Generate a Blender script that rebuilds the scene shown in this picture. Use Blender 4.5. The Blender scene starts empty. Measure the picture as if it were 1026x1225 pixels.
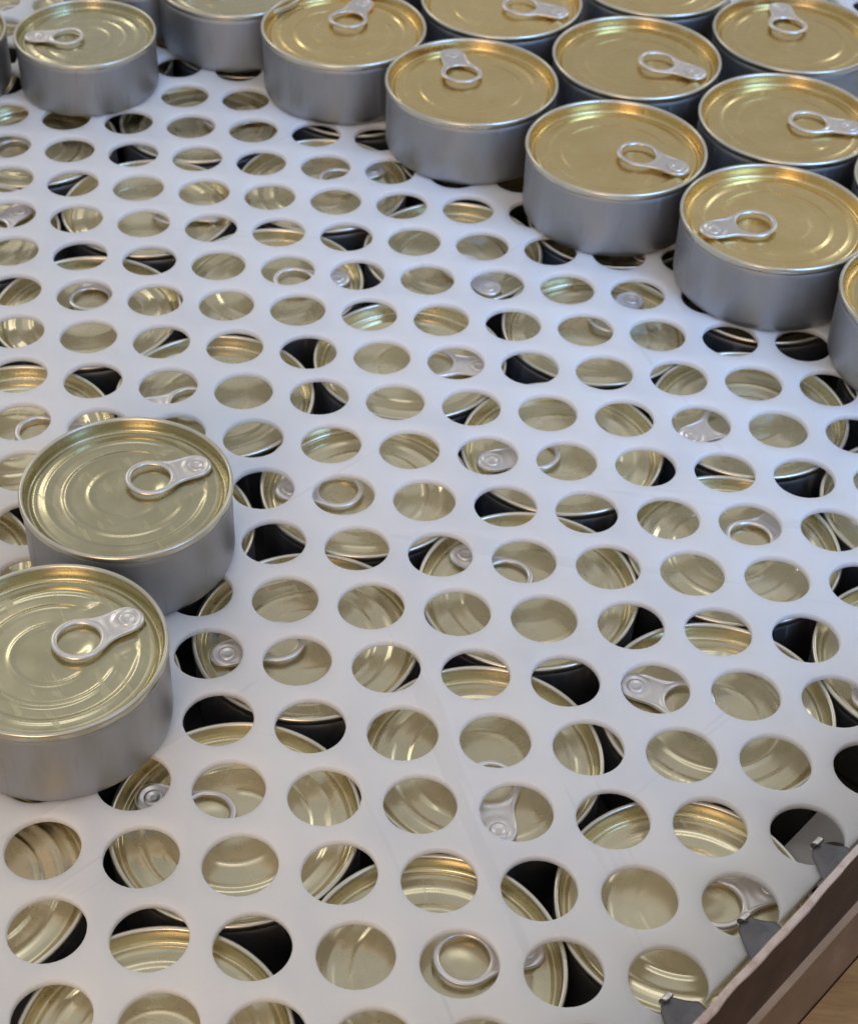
import bpy, bmesh, math, random
from mathutils import Vector, Matrix
random.seed(7)
SC = bpy.context.scene
COL = SC.collection
U = 0.031                      # one hole spacing of the sheet, in metres

# ------------------------------------------------------------------ camera
RW = Matrix(((0.9967247473379907, 0.07511886112587243, 0.029948868879572828),
             (0.07300730630829148, -0.6765695596242742, -0.7327506835295294),
             (-0.0347809038068486, 0.7325372261465879, -0.6798378490768269)))
cam_d = bpy.data.cameras.new("camera")
cam = bpy.data.objects.new("camera", cam_d)
COL.objects.link(cam)
rot = RW.transposed() @ Matrix(((1, 0, 0), (0, -1, 0), (0, 0, -1)))
cam.matrix_world = Matrix.Translation(Vector((2.2941, -14.105, 14.6083)) * U) @ rot.to_4x4()
cam_d.sensor_fit = 'HORIZONTAL'
cam_d.sensor_width = 36.0
cam_d.lens = 2104.4 / 1026 * 36.0
cam_d.clip_start = 0.02
cam_d.clip_end = 60
cam_d.dof.use_dof = True
cam_d.dof.focus_distance = 18.5 * U
cam_d.dof.aperture_fstop = 32
SC.camera = cam

# ------------------------------------------------------------------ light of the hall, plus added tint lights
SC.view_settings.view_transform = 'Standard'
SC.view_settings.look = 'None'
SC.view_settings.exposure = 0
SC.view_settings.gamma = 1
W = bpy.data.worlds.new("World")
SC.world = W
W.use_nodes = True
W.node_tree.nodes['Background'].inputs[0].default_value = (0.97, 0.97, 1.0, 1)
W.node_tree.nodes['Background'].inputs[1].default_value = 0.455


def area(name, loc, target, sx, sy, power, col, spread=180):
    d = bpy.data.lights.new(name, 'AREA')
    d.shape = 'RECTANGLE'
    d.size, d.size_y, d.energy, d.color = sx, sy, power, col
    d.spread = math.radians(spread)
    o = bpy.data.objects.new(name, d)
    COL.objects.link(o)
    o.location = loc
    o.rotation_euler = (Vector(target) - Vector(loc)).to_track_quat('-Z', 'Y').to_euler()
    return o


area("ceiling_tube_lamp", (0.0, 0.15, 2.0), (0.0, 0.15, 0), 1.5, 0.16, 2.1, (1.0, 0.97, 0.95))
area("cool_tint_light", (0.62, -0.12, 0.55), (0.20, 0.29, 0), 0.5, 0.5, 0.62, (0.22, 0.48, 1.0), 46)  # unseen cool lamp, added to tint the right-hand cans bluish
area("warm_tint_light", (-0.18, -0.75, 0.42), (-0.05, 0.0, 0.01), 0.4, 0.3, 0.17, (1.0, 0.64, 0.38), 45)  # unseen warm lamp, added to brown the sides of the left cans
area("strip_lamp", (-1.3, 1.7, 1.5), (0.0, 0.2, 0), 0.9, 0.14, 3.4, (1.0, 0.93, 0.82))
area("far_strip_lamp", (1.3, 1.6, 1.4), (0.1, 0.2, 0), 0.6, 0.14, 2.4, (0.86, 0.93, 1.0))

# ------------------------------------------------------------------ materials


def mat(name):
    m = bpy.data.materials.new(name)
    m.use_nodes = True
    nt = m.node_tree
    b = nt.nodes['Principled BSDF']
    return m, nt, b


def nd(nt, t, **kw):
    n = nt.nodes.new(t)
    for k, v in kw.items():
        setattr(n, k, v)
    return n


def noise(nt, scale, detail=3, stretch=None, rough=0.55, space='Object', rnd=True):
    tc = nd(nt, 'ShaderNodeTexCoord')
    mp = nd(nt, 'ShaderNodeMapping', vector_type='TEXTURE')
    nt.links.new(tc.outputs[space], mp.inputs[0])
    if stretch:
        mp.inputs['Scale'].default_value = [1 / q for q in stretch]
    if rnd:
        oi = nd(nt, 'ShaderNodeObjectInfo')
        mu = nd(nt, 'ShaderNodeMath', operation='MULTIPLY')
        mu.inputs[1].default_value = 7.3
        nt.links.new(oi.outputs['Random'], mu.inputs[0])
        nt.links.new(mu.outputs[0], mp.inputs['Location'])
    n = nd(nt, 'ShaderNodeTexNoise')
    n.inputs['Scale'].default_value = scale
    n.inputs['Detail'].default_value = detail
    n.inputs['Roughness'].default_value = rough
    nt.links.new(mp.outputs[0], n.inputs['Vector'])
    return n


def ramp(nt, src, stops):
    r = nd(nt, 'ShaderNodeValToRGB')
    el = r.color_ramp.elements
    el[0].position, el[0].color = stops[0][0], (*stops[0][1], 1)
    el[1].position, el[1].color = stops[-1][0], (*stops[-1][1], 1)
    for p, c in stops[1:-1]:
        e = el.new(p)
        e.color = (*c, 1)
    nt.links.new(src, r.inputs[0])
    return r


def bump(nt, b, src, strength, dist):
    bp = nd(nt, 'ShaderNodeBump')
    bp.inputs['Strength'].default_value = strength
    bp.inputs['Distance'].default_value = dist
    nt.links.new(src, bp.inputs['Height'])
    nt.links.new(bp.outputs[0], b.inputs['Normal'])


def metal(name, c0, c1, r0, r1, scale, stretch=None, bs=0.0, bd=0.0002, bscale=None, scuff=None):
    m, nt, b = mat(name)
    b.inputs['Metallic'].default_value = 1
    n = noise(nt, scale, 4, stretch)
    hs = nd(nt, 'ShaderNodeHueSaturation')
    oi = nd(nt, 'ShaderNodeObjectInfo')
    mr = nd(nt, 'ShaderNodeMapRange')
    mr.inputs['To Min'].default_value, mr.inputs['To Max'].default_value = 0.92, 1.06      # batch to batch differences
    nt.links.new(oi.outputs['Random'], mr.inputs['Value'])
    nt.links.new(mr.outputs[0], hs.inputs['Value'])
    nt.links.new(ramp(nt, n.outputs[0], [(0.3, c0), (0.7, c1)]).outputs[0], hs.inputs['Color'])
    nt.links.new(hs.outputs[0], b.inputs['Base Color'])
    nt.links.new(ramp(nt, n.outputs[0], [(0.3, (r0,) * 3), (0.7, (r1,) * 3)]).outputs[0], b.inputs['Roughness'])
    if bs:
        n2 = noise(nt, bscale or scale, 2)
        bump(nt, b, n2.outputs[0], bs, bd)
    if scuff:
        n3 = noise(nt, 260, 3, scuff)
        rr = ramp(nt, n3.outputs[0], [(0.60, (0, 0, 0)), (0.72, (1, 1, 1))])
        mxr = nd(nt, 'ShaderNodeMix', data_type='FLOAT')
        nt.links.new(rr.outputs[0], mxr.inputs[0])
        src = b.inputs['Roughness'].links[0].from_socket
        nt.links.new(src, mxr.inputs[2])
        mxr.inputs[3].default_value = min(0.8, r1 + 0.22)
        nt.links.new(mxr.outputs[0], b.inputs['Roughness'])
    return m


M_TIN = metal("tinplate_side", (0.39, 0.39, 0.395), (0.475, 0.475, 0.485), 0.42, 0.54, 60, (1, 1, 0.35), 0.3, 0.0006, 38, (1, 1, 0.12))
M_LID = metal("pale_gold_lid", (0.68, 0.615, 0.42), (0.76, 0.69, 0.48), 0.22, 0.33, 70, None, 0.35, 0.0006, 38, (1, 0.25, 1))  # lower-layer lids: same gold lacquer, their lighting put into the tint
M_GOLD = metal("gold_lacquered_lid", (0.71, 0.55, 0.255), (0.77, 0.61, 0.31), 0.20, 0.30, 70, None, 0.35, 0.0006, 38, (1, 0.25, 1))  # right-group lids: same lacquer, warmer reflected light painted into the colour
M_PALE = metal("pale_lacquered_lid", (0.56, 0.515, 0.33), (0.62, 0.575, 0.39), 0.20, 0.30, 70, None, 0.35, 0.0006, 38, (1, 0.25, 1))  # left-hand lids: dimmer, less golden reflection painted into the lacquer colour
M_SEAM = metal("silver_seam", (0.68, 0.64, 0.52), (0.76, 0.72, 0.60), 0.26, 0.36, 90)
M_TAB = metal("bright_aluminium", (0.76, 0.73, 0.70), (0.84, 0.80, 0.77), 0.30, 0.44, 120, None, 0.2, 0.0002, 200)
M_CLIP = metal("grey_clip_steel", (0.17, 0.165, 0.175), (0.28, 0.27, 0.28), 0.5, 0.65, 150, None, 0.3, 0.0003, 160)

M_SHEET, nt, b = mat("white_plastic_sheet")
n1 = noise(nt, 7, 5, rnd=False)
base = ramp(nt, n1.outputs[0], [(0.3, (0.87, 0.87, 0.875)), (0.7, (0.92, 0.92, 0.922))])
last = base.outputs[0]
for sc, st, rz, lo, hi, dark in ((46, (1, 0.06, 1), 0.4, 0.650, 0.672, 0.91), (60, (1, 0.05, 1), -0.75, 0.660, 0.680, 0.91),
                                 (38, (1, 0.08, 1), 1.5, 0.655, 0.680, 0.92), (16, (1, 1, 1), 0, 0.58, 0.74, 0.91)):
    nn = noise(nt, sc, 4, st, rnd=False)
    nn.inputs['Vector'].links[0].from_node.inputs['Rotation'].default_value = (0, 0, rz)
    mk = ramp(nt, nn.outputs[0], [(lo, (1, 1, 1)), (hi, (dark, dark, dark * 0.99))])
    mm_ = nd(nt, 'ShaderNodeMix', data_type='RGBA', blend_type='MULTIPLY')
    mm_.inputs[0].default_value = 1
    nt.links.new(last, mm_.inputs[6])
    nt.links.new(mk.outputs[0], mm_.inputs[7])
    last = mm_.outputs[2]
nt.links.new(last, b.inputs['Base Color'])
b.inputs['Roughness'].default_value = 0.5
b.inputs['Specular IOR Level'].default_value = 0.3
n2 = noise(nt, 420, 3, rnd=False)
bump(nt, b, n2.outputs[0], 0.12, 0.0002)
b.inputs['Subsurface Weight'].default_value = 1.0
b.inputs['Subsurface Radius'].default_value = (1.0, 0.95, 0.9)
b.inputs['Subsurface Scale'].default_value = 0.008


def rough(name, stops, scale, r, bs=0.3, bd=0.0008, stretch=None, metallic=0.0):
    m, nt, b = mat(name)
    n = noise(nt, scale, 6, stretch, 0.65, rnd=False)
    nt.links.new(ramp(nt, n.outputs[0], stops).outputs[0], b.inputs['Base Color'])
    b.inputs['Roughness'].default_value = r
    b.inputs['Metallic'].default_value = metallic
    if bs:
        bump(nt, b, n.outputs[0], bs, bd)
    return m


M_RAIL = rough("rusty_brown_paint", [(0.3, (0.045, 0.025, 0.016)), (0.55, (0.065, 0.036, 0.023)), (0.68, (0.095, 0.052, 0.031)), (0.80, (0.17, 0.10, 0.06))], 75, 0.7)
M_LIP = rough("worn_rail_edge", [(0.3, (0.45, 0.33, 0.27)), (0.5, (0.68, 0.56, 0.49)), (0.8, (0.78, 0.70, 0.64))], 160, 0.7)
M_LIP2 = rough("rubbed_flange_edge", [(0.3, (0.34, 0.24, 0.17)), (0.7, (0.50, 0.37, 0.27))], 60, 0.8)
M_BASE = rough("tan_board", [(0.3, (0.26, 0.145, 0.055)), (0.5, (0.40, 0.24, 0.10)), (0.7, (0.50, 0.33, 0.16))], 26, 0.6, 0.3, 0.001, (1, 7, 1))
M_FLANGE = rough("brown_flange", [(0.3, (0.17, 0.10, 0.055)), (0.55, (0.23, 0.14, 0.08)), (0.72, (0.30, 0.20, 0.125))], 45, 0.8)
M_DARK = rough("dark_tray_bottom", [(0.3, (0.03, 0.025, 0.024)), (0.7, (0.07, 0.06, 0.055))], 20, 0.7)
M_LEDGE = rough("dull_grey_steel", [(0.3, (0.52, 0.49, 0.46)), (0.7, (0.6, 0.57, 0.54))], 50, 0.45)

# ------------------------------------------------------------------ helpers


def link(name, me, parent=None):
    o = bpy.data.objects.new(name, me)
    COL.objects.link(o)
    if parent:
        o.parent = parent
    return o


def mesh_from(name, verts, faces, m, smooth=True):
    me = bpy.data.meshes.new(name)
    me.from_pydata(verts, [], faces)
    me.materials.append(m)
    bm = bmesh.new()
    bm.from_mesh(me)
    bmesh.ops.recalc_face_normals(bm, faces=bm.faces)
    bm.to_mesh(me)
    bm.free()
    if smooth:
        me.polygons.foreach_set('use_smooth', [True] * len(me.polygons))
    me.update()
    return me


def tag(o, label, cat, group=None, kind=None):
    if label: o['label'] = label
    if cat: o['category'] = cat
    if group: o['group'] = group
    if kind: o['kind'] = kind
    return o


# ------------------------------------------------------------------ the perforated sheet
BX, BY, HR, HT = 0.2636, -0.9321, 0.3861, 0.100
RAIL_D = Vector((0.6233, 0.7820))
RAIL_N = Vector((0.7820, -0.6233))
E0 = Vector((5.4558, -3.8475))          # a point on the sheet's cut edge
ED = Vector((0.6290, 0.7774)).normalized()
EN = Vector((ED.y, -ED.x))


def build_sheet():
    NS = 10
    NA = 4 * NS
    verts, faces, idx = [], [], {}

    def v(x, y, z):
        k = (round(x * 2000), round(y * 2000), round(z * 4000))
        if k not in idx:
            idx[k] = len(verts)
            verts.append((x * U, y * U, z * U))
        return idx[k]
    bev = 0.012
    for c in range(-13, 15):
        for r in range(-22, 9):
            cx, cy = c + BX * r, BY * r
            if (Vector((cx, cy)) - E0).dot(EN) > 1.6 or cx < -12 or cx > 14:
                continue
            bd = []
            for k in range(NA):
                s, f = divmod(k, NS)
                f /= NS
                a, bb = [(-.5 + f, -.5), (.5, -.5 + f), (.5 - f, .5), (-.5, .5 - f)][s]
                bd.append((cx + a + BX * bb, cy + BY * bb))
            rings = [[v(x, y, 0) for x, y in bd]]
            ang = [math.atan2(y - cy, x - cx) for x, y in bd]
            for rr, z in ((HR + bev * 1.6, 0), (HR + bev * .6, -bev * .35), (HR, -bev * 1.4), (HR, -HT + bev), (HR + bev, -HT)):
                rings.append([v(cx + rr * math.cos(t), cy + rr * math.sin(t), z) for t in ang])
            rings.append([v(x, y, -HT) for x, y in bd])
            for A, B in zip(rings, rings[1:]):
                for k in range(NA):
                    k2 = (k + 1) % NA
                    faces.append((A[k], B[k], B[k2], A[k2]))
    me = bpy.data.meshes.new("perforated_sheet")
    me.from_pydata(verts, [], faces)
    me.materials.append(M_SHEET)
    bm = bmesh.new()
    bm.from_mesh(me)
    res = bmesh.ops.bisect_plane(bm, geom=bm.verts[:] + bm.edges[:] + bm.faces[:], dist=1e-7,
                                 plane_co=(E0.x * U, E0.y * U, 0), plane_no=(EN.x, EN.y, 0), clear_outer=True)
    cut = [e for e in res['geom_cut'] if isinstance(e, bmesh.types.BMEdge)]
    be = [e for e in bm.edges if e.is_boundary and e not in cut]
    bmesh.ops.edgenet_fill(bm, edges=cut)
    bmesh.ops.recalc_face_normals(bm, faces=bm.faces)
    bm.to_mesh(me)
    bm.free()
    me.polygons.foreach_set('use_smooth', [True] * len(me.polygons))
    me.set_sharp_from_angle(angle=math.radians(40))
    o = link("perforated_sheet", me)
    tag(o, "white plastic sheet punched with rows of round holes, lying over the lower cans", "sheet")


build_sheet()

# ------------------------------------------------------------------ the can
RM, HM = 1.341 * U, 1.0975 * U           # seam radius and height
mm = RM / 41.6


def lathe(profile, n=96, mod=None, close_end=True):
    verts, faces = [], []
    for (r, z) in profile:
        for k in range(n):
            a = 2 * math.pi * k / n
            dz = mod(r, a) if mod else 0
            verts.append((r * math.cos(a), r * math.sin(a), z + dz))
    for i in range(len(profile) - 1):
        for k in range(n):
            k2 = (k + 1) % n
            faces.append((i * n + k, i * n + k2, (i + 1) * n + k2, (i + 1) * n + k))
    if close_end:
        verts.append((0, 0, profile[-1][1]))
        c = len(verts) - 1
        L = (len(profile) - 1) * n
        for k in range(n):
            faces.append((L + k, L + (k + 1) % n, c))
    return verts, faces


H = HM / mm
body_prof = [(40.2, H - 3.4), (40.75, H - 4.4), (40.8, H - 6), (40.8, 4.2), (40.65, 2.4), (40.2, 1.1), (39.4, 0.25), (38.6, 0),
             (37.9, 0.25), (37.5, 1.4), (36.5, 1.8), (30, 1.8), (29, 1.3), (15, 1.3)]
BODY = mesh_from("can_body", *lathe([(r * mm, z * mm) for r, z in body_prof]), M_TIN)

ZP = H - 4.4
seam_prof = [(40.3, H - 3.6), (41.25, H - 3.2), (41.55, H - 2.4), (41.6, H - 1.2), (41.45, H - .5), (41.05, H - .1), (40.6, H),
             (40.15, H - .12), (39.85, H - .5), (39.6, H - 1.4), (39.3, H - 2.6)]
SEAM = mesh_from("seam_rim", *lathe([(r * mm, z * mm) for r, z in seam_prof], close_end=False), M_SEAM)
lid_prof = [(39.6, H - 1.0), (39.25, H - 2.4), (39.0, H - 4.0), (38.7, H - 5.0), (38.3, H - 5.45), (37.7, H - 5.5),
            (37.2, H - 5.2), (36.9, H - 4.7), (36.5, ZP), (35.8, ZP)]
r = 35.0
while r > 2:
    lid_prof.append((r, ZP))
    r -= 0.6 if r > 8 else 1.4


def sstep(a, b, x):
    t = min(1, max(0, (x - a) / (b - a)))
    return t * t * (3 - 2 * t)


AMP = [1.0]


def lid_mod(rm, a):
    r = rm / mm
    if r > 36:
        return 0
    a = abs((a + math.pi) % (2 * math.pi) - math.pi)
    dz = -0.18 * math.exp(-((r - 34.6) / .45) ** 2)
    dz += AMP[0] * 0.52 * math.exp(-((r - 31.5) / 1.15) ** 2)
    w = sstep(math.radians(30), math.radians(40), a)
    dz += -0.25 * sstep(30.5, 29.2, r) * sstep(24.2, 25.4, r) * w
    dz += AMP[0] * 0.44 * math.exp(-((r - 23.8) / 1.0) ** 2) * sstep(math.radians(44), math.radians(52), a)
    dz += AMP[0] * AMP[0] * 0.36 * math.exp(-((r - 14.5) / 1.0) ** 2) * sstep(math.radians(60), math.radians(74), a)
    # finger well below the ring
    x, y = r * math.cos(a), r * math.sin(a)
    dz += -0.75 * math.exp(-(((x - 8.5) / 5.5) ** 2 + (y / 5.5) ** 2) ** 2)
    # little embossed hooks beside the tab
    if 0 < x:
        d = math.hypot((x - 23.5) / 3.4, (y - 13.4) / .75)
        dz += 0.4 * math.exp(-d * d)
    return dz * mm


def lid_mesh(amp, m):
    AMP[0] = amp
    return mesh_from("lid", *lathe([(r * mm, z * mm) for r, z in lid_prof], 128, lid_mod), m)


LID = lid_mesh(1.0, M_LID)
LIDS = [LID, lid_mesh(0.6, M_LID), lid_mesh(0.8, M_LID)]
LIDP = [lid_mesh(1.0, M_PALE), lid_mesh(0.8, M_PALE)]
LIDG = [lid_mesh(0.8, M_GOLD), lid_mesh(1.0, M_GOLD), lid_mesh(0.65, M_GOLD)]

# pull tab: ring round (0.25 R), nose at 0.86 R, pointing along +x
def build_tab():
    cx, ro, ri = 10.6, 10.0, 7.7
    nx, rn = 29.6, 6.2
    N = 72
    ends = nx + rn - cx
    d = nx - cx

    def outline(t):
        # convex hull of two circles, distance from ring centre along angle t
        c, s = math.cos(t), math.sin(t)
        lo, hi = 0.0, 60.0
        sl = math.asin((ro - rn) / d)

        def inside(x, y):
            if math.hypot(x, y) <= ro or math.hypot(x - d, y) <= rn:
                return True
            x0, x1 = ro * math.sin(sl), d + rn * math.sin(sl)
            if x0 <= x <= x1:
                f = (x - x0) / (x1 - x0)
                return abs(y) <= ro * math.cos(sl) + f * (rn - ro) * math.cos(sl) - 1.5 * math.sin(math.pi * f) ** 2
            return False
        for _ in range(40):
            m = (lo + hi) / 2
            if inside(m * c, m * s): lo = m
            else: hi = m
        return lo
    angs = []
    for k in range(N):
        t = 2 * math.pi * k / N
        angs.append(t - 0.55 * math.sin(t) * (1 if math.cos(t) > -2 else 0))
    z0 = H - 3.0
    verts, faces = [], []
    M = 22
    rows = []
    for j in range(M + 1):
        row = []
        s = j / M
        for t in angs:
            R1 = outline(t)
            # cluster samples to both edges
            s2 = .5 - .5 * math.cos(math.pi * s)
            rr = ri + (R1 - ri) * s2
            din, dout = rr - ri, R1 - rr
            x, y = rr * math.cos(t), rr * math.sin(t)
            e = min(din, dout)
            z = 0.72 * math.sqrt(max(0.0, 1 - (1 - min(e, 1.15) / 1.15) ** 2))      # curled edge
            z -= 0.45 * sstep(1.3, 2.4, e)                                     # web lies lower
            # raised nose boss, rivet seat
            dn = math.hypot(x - d, y)
            z += 0.55 * math.exp(-((dn - 4.4) / 0.7) ** 2) * (1 if dout > .6 else 0.3)
            z += 0.35 * math.exp(-(((x - (d - 8.0)) / 1.2) ** 2 + (y / 4.2) ** 2))
            row.append(len(verts))
            lift = 0.35 + 0.35 * max(0, -x + 6) / 12
            verts.append(((x + cx) * mm, y * mm, (z0 + z + lift) * mm))
        rows.append(row)
    bot = []
    for j in (M, 0):
        row = []
        for k, t in enumerate(angs):
            x, y, z = verts[rows[j][k]]
            row.append(len(verts))
            verts.append((x, y, z - 0.45 * mm))
        bot.append(row)
    loops = rows + bot
    loops.append(rows[0])
    for A, B in zip(loops, loops[1:]):
        for k in range(N):
            k2 = (k + 1) % N
            faces.append((A[k], B[k], B[k2], A[k2]))
    me = mesh_from("pull_tab", verts, faces, M_TAB)
    rp = [(3.3, z0 - 1.2), (3.3, z0 + .45), (3.15, z0 + .85), (2.7, z0 + 1.05), (2.1, z0 + 1.0), (1.6, z0 + .72), (0.9, z0 + .6), (.4, z0 + .58)]
    v2, f2 = lathe([(r * mm, z * mm) for r, z in rp], 28)
    rv = mesh_from("rivet", [(x + nx * mm, y, z) for x, y, z in v2], f2, M_TAB)
    return me, rv


TAB, RIV = build_tab()

proto = bpy.data.objects.new("tin_can", None)
proto.empty_display_size = 0.02
COL.objects.link(proto)
link("can_body", BODY, proto)
link("seam_rim", SEAM, proto)
link("lid", LID, proto)
tb = link("pull_tab", TAB, proto)
link("rivet", RIV, tb)
first = [True]


def copy_tree(o, parent=None):
    c = o.copy()
    COL.objects.link(c)
    if parent:
        c.parent = parent
    for ch in list(o.children):
        copy_tree(ch, c)
    return c


def put(x, y, z, ang, s, label, group, gold=False):
    if first[0]:
        o = proto
        first[0] = False
    else:
        o = copy_tree(proto)
    o.location = (x * U, y * U, z * U)
    o.rotation_euler = (0, 0, math.radians(ang))
    o.scale = (s, s, s)
    for ch in o.children:
        if ch.name.startswith('lid'):
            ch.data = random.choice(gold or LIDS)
        if ch.name.startswith('pull_tab'):
            # every tab sits a little differently on its rivet
            piv = Vector((29.6 * mm, 0, (H - 3) * mm))
            ch.rotation_euler = (math.radians(random.uniform(-1.2, 1.2)), math.radians(random.uniform(-0.3, 2.0)), math.radians(random.uniform(-5, 5)))
            ch.location = piv - ch.rotation_euler.to_matrix() @ piv
    tag(o, label, 'can', group)
    return o


G1 = "cans standing on the white sheet"
UPPER = [
    (-1.8800, 0.5900, 34, .911, "can at the left, the farther of the two side by side, lid wholly in view"),
    (-2.1420, -2.0050, 37, .911, "nearest can at the left edge, its side cut off by the photo's border"),
    (5.9665, 7.0803, -157, 1, "front can of the right group, its ring pull pointing left over the gold lid"),
    (3.7442, 8.6366, -23, 1, "can just left of the group's front can, ring pull pointing right"),
    (1.5233, 10.2962, 112, 1, "can in the group's outer row whose ring pull points away beside the far rim"),
    (4.0759, 11.3979, -18, 1, "can in the second row, between two front-row cans, ring pull pointing right"),
    (6.3239, 9.7962, -4, 1, "can right behind the group's front can, ring pull reaching its right rim"),
    (-0.6227, 11.7904, 78, .994, "last can of the group's outer row, standing left of all the others in it"),
    (-4.7397, 11.3417, -170, .845, "small can alone at top left, ring pull pointing left"),
    (1.86, 13.04, -12, 1, "can at the top edge behind the outer row, ring pull pointing right"),
    (4.42, 14.14, 60, 1, "can cut off by the top edge, between two lids that show rings"),
    (6.66, 12.54, 100, 1, "can at top right whose ring pull points away from the front"),
    (8.03, 5.40, 20, 1, "can cut off by the right edge, nearest of the right group"),
    (8.52, 8.25, 150, 1, "can showing only a sliver of gold rim at the right edge, middle of the group"),
    (-0.28, 14.5, 30, .99, "can at the top edge behind the leftmost can of the outer row"),
    (-2.62, 13.2, 200, .96, "can cut off at the top, standing alone behind the strip of bare sheet"),
    (-7.12, 11.1, 60, .845, "can cut off by the left edge beside the small top left can"),
    (-4.55, 13.75, 80, .86, "can at the top edge right behind the small top left can"),
]
for x, y, a, s, lab in UPPER:
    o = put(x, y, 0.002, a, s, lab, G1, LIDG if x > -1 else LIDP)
    if s == .911:
        o.scale.z *= 1.06 if y > 0 else 1.11

# lower layer: a hexagonal packing under the sheet
PL, AN, LX, LY = 2.66173207, 0.38366469, 0.67123074, 2.17902687
TABS = {(0, -2): 165, (0, -1): -158, (3, -2): -141, (1, -2): -76, (2, -3): 20, (1, -3): 18, (0, 0): -172, (1, -1): 145,
        (1, 0): -160, (2, 0): -147, (2, -1): 46, (0, 1): 0, (-1, 2): 15, (0, 2): -53, (1, 1): 57, (-2, 2): 95, (-3, 3): 54,
        (-1, 3): 40, (2, -2): 161, (-1, 1): -162, (-2, 1): 4, (-3, 4): -144}
HID = {(-4, 5): 130, (-4, 6): 340, (-3, 2): 0, (-3, 5): 220, (-3, 6): 200, (-2, 0): 130, (-2, 3): 0, (-2, 4): 20, (-2, 5): 30,
       (-2, 6): 200, (-1, -2): 240, (-1, -1): 90, (-1, 0): 30, (-1, 4): 170, (-1, 5): 80, (0, -3): 260, (0, 3): 180, (0, 4): 0,
       (0, 5): 120, (1, 2): 300, (1, 3): 0, (1, 4): 0, (1, 5): 100, (2, 1): 130, (2, 2): 330, (2, 3): 190, (2, 4): 0, (2, 5): 10,
       (3, -1): 100, (3, 0): 0, (3, 1): 20, (3, 2): 210, (3, 3): 210, (3, 4): 0}
# the packing is a little loose: how far each can sits off its lattice place
OFF = {(-4, 5): (-0.021, 0.010), (-4, 6): (-0.015, -0.005), (-3, 2): (-0.001, -0.010), (-3, 3): (-0.002, -0.027), (-3, 4): (-0.075, -0.034),
       (-3, 5): (-0.030, -0.011), (-3, 6): (-0.055, 0.047), (-2, 0): (-0.055, -0.004), (-2, 1): (-0.023, -0.025), (-2, 2): (0.012, -0.047),
       (-2, 4): (-0.030, -0.012), (-2, 5): (-0.073, 0.050), (-2, 6): (-0.024, 0.026), (-1, -2): (-0.157, -0.019), (-1, -1): (-0.107, -0.043),
       (-1, 0): (-0.055, -0.039), (-1, 1): (-0.021, -0.061), (-1, 2): (-0.013, -0.029), (-1, 3): (0.036, -0.054), (-1, 4): (-0.082, 0.067),
       (-1, 5): (-0.031, 0.043), (0, -3): (-0.001, -0.004), (0, -2): (-0.027, 0.008), (0, -1): (0.006, 0.069), (0, 0): (0.035, 0.044),
       (0, 1): (0.010, 0.029), (0, 2): (0.052, 0.004), (0, 3): (-0.062, 0.121), (0, 4): (-0.011, 0.097), (0, 5): (-0.033, 0.082),
       (1, -3): (0.027, 0.107), (1, -2): (-0.001, 0.094), (1, -1): (0.035, 0.071), (1, 0): (0.010, 0.057), (1, 1): (0.059, 0.045),
       (1, 2): (-0.045, 0.175), (1, 3): (0.008, 0.148), (1, 4): (-0.014, 0.135), (1, 5): (-0.028, 0.119), (2, -3): (0.025, 0.066),
       (2, -2): (0.088, 0.037), (2, -1): (0.034, 0.027), (2, 0): (0.008, 0.013), (2, 1): (-0.013, 0.249), (2, 2): (0.042, 0.221),
       (2, 3): (0.019, 0.205), (2, 4): (0.005, 0.189), (2, 5): (0.025, 0.169), (3, -2): (0.074, 0.027), (3, -1): (0.020, 0.018),
       (3, 0): (0.166, 0.031), (3, 1): (0.044, 0.040), (3, 2): (0.092, 0.034), (3, 3): (0.067, 0.025), (3, 4): (0.049, 0.019)}
SL = PL / 2 / 1.341 * 0.992
ZL = -0.128 - 1.0975 * SL - 0.004
allk = dict(HID)
allk.update(TABS)
ORD = ["first", "second", "third", "fourth", "fifth", "sixth", "seventh", "eighth", "ninth", "tenth", "eleventh"]
rows = sorted({k[1] for k in allk})
for (i, j), ang in allk.items():
    x = LX + PL * (i * math.cos(AN) + j * math.cos(AN + math.pi / 3))
    y = LY + PL * (i * math.sin(AN) + j * math.sin(AN + math.pi / 3))
    dx, dy = OFF.get((i, j), (0, 0))
    x += dx
    y += dy
    col = sorted(k[0] for k in allk if k[1] == j).index(i)
    row = rows.index(j)
    if (i, j) in TABS:
        lab = "gold-lidded can under the sheet, ring pull showing, %s row from the front, %s from left" % (ORD[row], ORD[col])
    else:
        lab = "gold-lidded can under the sheet, plain lid showing, %s row from the front, %s from left" % (ORD[row], ORD[col])
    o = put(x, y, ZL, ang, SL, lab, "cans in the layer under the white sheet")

# ------------------------------------------------------------------ tray: bottom, rail, clips, board


def slab(name, x0, y0, x1, y1, z0, z1, m, parent=None):
    v = [(x, y, z) for z in (z0 * U, z1 * U) for x, y in ((x0 * U, y0 * U), (x1 * U, y0 * U), (x1 * U, y1 * U), (x0 * U, y1 * U))]
    f = [(0, 1, 2, 3), (4, 5, 6, 7), (0, 1, 5, 4), (1, 2, 6, 5), (2, 3, 7, 6), (3, 0, 4, 7)]
    return link(name, mesh_from(name, v, f, m, False), parent)


fl = slab("floor", -70, -50, 70, 90, -3.4, -3.2, M_BASE)
tag(fl, None, None, None, 'structure')

# the rail runs along RAIL_D; cross-section given as (distance along RAIL_N, z)
WZ = 1.62
L0 = Vector((5.5558, -3.8233)) + RAIL_N * 0.43
rail = bpy.data.objects.new("tray_rail", None)
rail.location = (L0.x * U, L0.y * U, 0)
COL.objects.link(rail)
tag(rail, "rusty brown steel side rail with a worn pale upper edge at the lower right corner", "rail")


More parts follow.
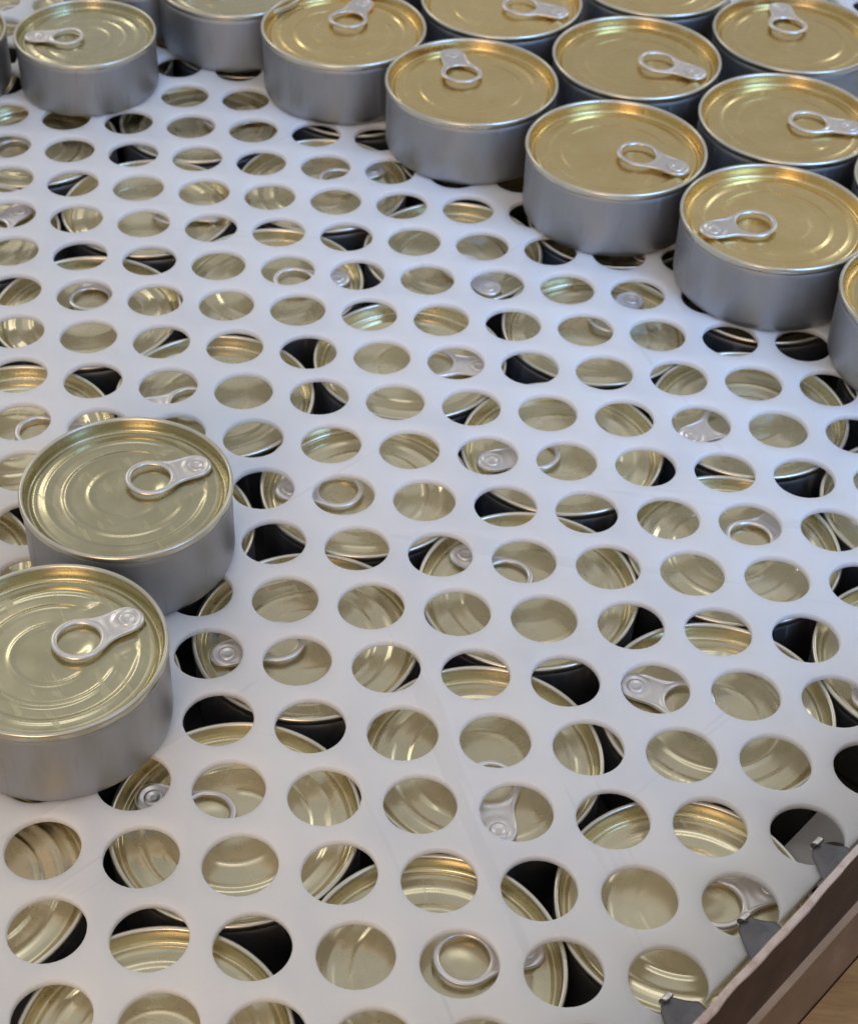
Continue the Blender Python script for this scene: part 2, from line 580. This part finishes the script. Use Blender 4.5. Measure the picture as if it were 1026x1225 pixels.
def sweep(name, prof, m, parent, jag=0.0, a0=-16, a1=22, n=220, seed=1):
    rnd = random.Random(seed)
    verts, faces = [], []
    P = len(prof)
    wob = 0
    for k in range(n + 1):
        t = a0 + (a1 - a0) * k / n
        wob = wob * .6 + rnd.uniform(-1, 1) * jag
        for q, (dn, z) in enumerate(prof):
            w = wob if q % 2 == 0 else wob * .5
            p = RAIL_D * t + RAIL_N * (dn + w)
            verts.append((p.x * U, p.y * U, (z + w * .7) * U))
    for k in range(n):
        for q in range(P):
            q2 = (q + 1) % P
            faces.append((k * P + q, k * P + q2, (k + 1) * P + q2, (k + 1) * P + q))
    faces.append(tuple(range(P)))
    faces.append(tuple(range(n * P, n * P + P)))
    me = mesh_from(name, verts, faces, m)
    me.set_sharp_from_angle(angle=math.radians(35))
    return link(name, me, parent)


sweep("wall_plate", [(0.0, WZ), (0.05, WZ), (0.05, 0.45), (0.0, 0.45)], M_RAIL, rail, 0.0)
sweep("worn_edge", [(-0.006, WZ), (-0.004, WZ + .015), (0.025, WZ + .022), (0.058, WZ + .012), (0.058, WZ - .03)], M_LIP, rail, 0.014, seed=4)
sweep("flange_edge", [(0.0, 0.45), (0.05, 0.47), (0.10, 0.45), (0.11, 0.41), (0.05, 0.39), (0.0, 0.39)], M_LIP2, rail, 0.003, seed=9)
sweep("lower_plate", [(0.0, 0.39), (0.05, 0.39), (0.22, -0.15), (0.22, -3.18), (0.0, -3.18)], M_FLANGE, rail)
bd = bpy.data.objects.new("tan_board", None)
bd.location = rail.location
COL.objects.link(bd)
tag(bd, "tan wooden board lying outside the rusty rail at the bottom right corner", "board")
sweep("plank", [(0.24, -0.28), (5.0, -0.28), (5.0, -0.7), (0.24, -0.7)], M_BASE, bd)
# grey bracket plate seen through the last hole beside the rail


def bracket():
    t0, t1, d0, d1, hc, hr = 0.9, 1.95, -1.15, 0.0, (1.36, -0.68), 0.19
    N = 40
    out = []
    for k in range(N):
        th = 2 * math.pi * k / N
        c, sn = math.cos(th), math.sin(th)
        f = min(((t1 if c > 0 else t0) - hc[0]) / c if abs(c) > 1e-6 else 9, ((d1 if sn > 0 else d0) - hc[1]) / sn if abs(sn) > 1e-6 else 9)
        out.append((hc[0] + c * f, hc[1] + sn * f))
    inn = [(hc[0] + hr * math.cos(2 * math.pi * k / N), hc[1] + hr * math.sin(2 * math.pi * k / N)) for k in range(N)]
    verts, faces = [], []
    for pts, z in ((out, -.66), (out, -.60), (inn, -.60), (inn, -.66)):
        for t, dn in pts:
            p = RAIL_D * t + RAIL_N * dn
            verts.append((p.x * U, p.y * U, z * U))
    for q in range(4):
        for k in range(N):
            k2 = (k + 1) % N
            q2 = (q + 1) % 4
            faces.append((q * N + k, q * N + k2, q2 * N + k2, q2 * N + k))
    link("bracket_plate", mesh_from("bracket_plate", verts, faces, M_LEDGE, False), rail)


bracket()


tray = slab("tray_bottom", -13, -9, 4.0, 22, ZL - .12, ZL - .004, M_DARK)
bm = bmesh.new()
bm.from_mesh(tray.data)
bm.free()
tray.data.clear_geometry()
c1 = L0 - RAIL_D * 14 - RAIL_N * .05
c2 = L0 + RAIL_D * 20 - RAIL_N * .05
pts = [c1, c2, Vector((-13, 22)), Vector((-13, -15))]
v = [(p.x * U, p.y * U, z * U) for z in (ZL - .12, ZL - .004) for p in pts]
tray.data.from_pydata(v, [], [(3, 2, 1, 0), (4, 5, 6, 7), (0, 1, 5, 4), (1, 2, 6, 5), (2, 3, 7, 6), (3, 0, 4, 7)])
tray.data.materials.append(M_DARK) if not tray.data.materials else None
tag(tray, None, None, None, 'structure')

# clips gripping the cut edge of the sheet
def clip(name, t, label):
    o = bpy.data.objects.new(name, None)
    base = E0 + ED * t
    o.location = (base.x * U, base.y * U, 0)
    o.rotation_euler = (0, 0, math.atan2(ED.y, ED.x))
    o.scale = (0.82, 0.82, 0.82)
    COL.objects.link(o)
    tag(o, label, 'clip', "clips along the cut edge of the sheet")
    # local x along the edge, y inward (over the sheet)
    out = [(-.36, -.16), (.30, -.16), (.32, .02), (.10, .26), (-.06, .28), (-.12, .24)]
    th = .025
    def zt(x, y): return .014 + .10 * math.exp(-((x - .02 - .05 * y) / .15) ** 2) * (0.6 + .4 * min(1, max(0, y) / .2))
    verts, faces = [], []
    rings = 7
    cxx, cyy = 0.02, 0.02
    for j in range(rings + 1):
        f = j / rings
        for k in range(24):
            seg, u = divmod(k / 24 * len(out), 1)
            a, b2 = out[int(seg)], out[(int(seg) + 1) % len(out)]
            x = a[0] + (b2[0] - a[0]) * u
            y = a[1] + (b2[1] - a[1]) * u
            x, y = cxx + (x - cxx) * f, cyy + (y - cyy) * f
            verts.append((x * U, y * U, (zt(x, y) + th) * U))
    for j in range(rings):
        for k in range(24):
            k2 = (k + 1) % 24
            faces.append((j * 24 + k, j * 24 + k2, (j + 1) * 24 + k2, (j + 1) * 24 + k))
    L = len(verts)
    for k in range(24):
        x, y, z = verts[rings * 24 + k]
        verts.append((x, y, z - th * U))
    for k in range(24):
        k2 = (k + 1) % 24
        faces.append((rings * 24 + k, rings * 24 + k2, L + k2, L + k))
    link("clip_plate", mesh_from("clip_plate", verts, faces, M_CLIP), o)
    # curled shiny tip
    vs, fs = [], []
    n, mseg = 10, 9
    for a in range(mseg + 1):
        t2 = math.pi * 1.25 * a / mseg
        px, py, pz = .0 + .03 * a / mseg, .27 + .055 * math.sin(t2), .10 + .055 * (1 - math.cos(t2))
        wdt = .085 * (1 - .25 * a / mseg)
        for q in range(n):
            th2 = 2 * math.pi * q / n
            vs.append(((px + wdt * math.cos(th2)) * U, (py + .014 * math.sin(th2) * math.cos(t2)) * U, (pz + .014 * math.sin(th2)) * U))
    for a in range(mseg):
        for q in range(n):
            q2 = (q + 1) % n
            fs.append((a * n + q, a * n + q2, (a + 1) * n + q2, (a + 1) * n + q))
    fs.append(tuple(range(n)))
    fs.append(tuple(range(mseg * n, mseg * n + n)))
    link("curled_tip", mesh_from("curled_tip", vs, fs, M_TAB), o)
    link("spring_hook", mesh_from("spring_hook", [((x) * U, y * U, z * U) for z in (-.25, .02) for x, y in ((-.3, -.2), (.26, -.2), (.26, -.165), (-.3, -.165))],
         [(0, 1, 2, 3), (4, 5, 6, 7), (0, 1, 5, 4), (1, 2, 6, 5), (2, 3, 7, 6), (3, 0, 4, 7)], M_CLIP, False), o)


clip("edge_clip", -0.38, "grey metal clip with a curled shiny tip, middle one along the sheet's edge")
clip("edge_clip", 0.88, "grey metal clip with a shiny tip, topmost along the sheet's edge, beside the right border")
clip("edge_clip", -1.62, "grey metal clip nearest the bottom of the photo, mostly hidden by the rail")

# ------------------------------------------------------------------ render
SC.render.engine = 'CYCLES'
SC.cycles.max_bounces = 10
SC.cycles.glossy_bounces = 6
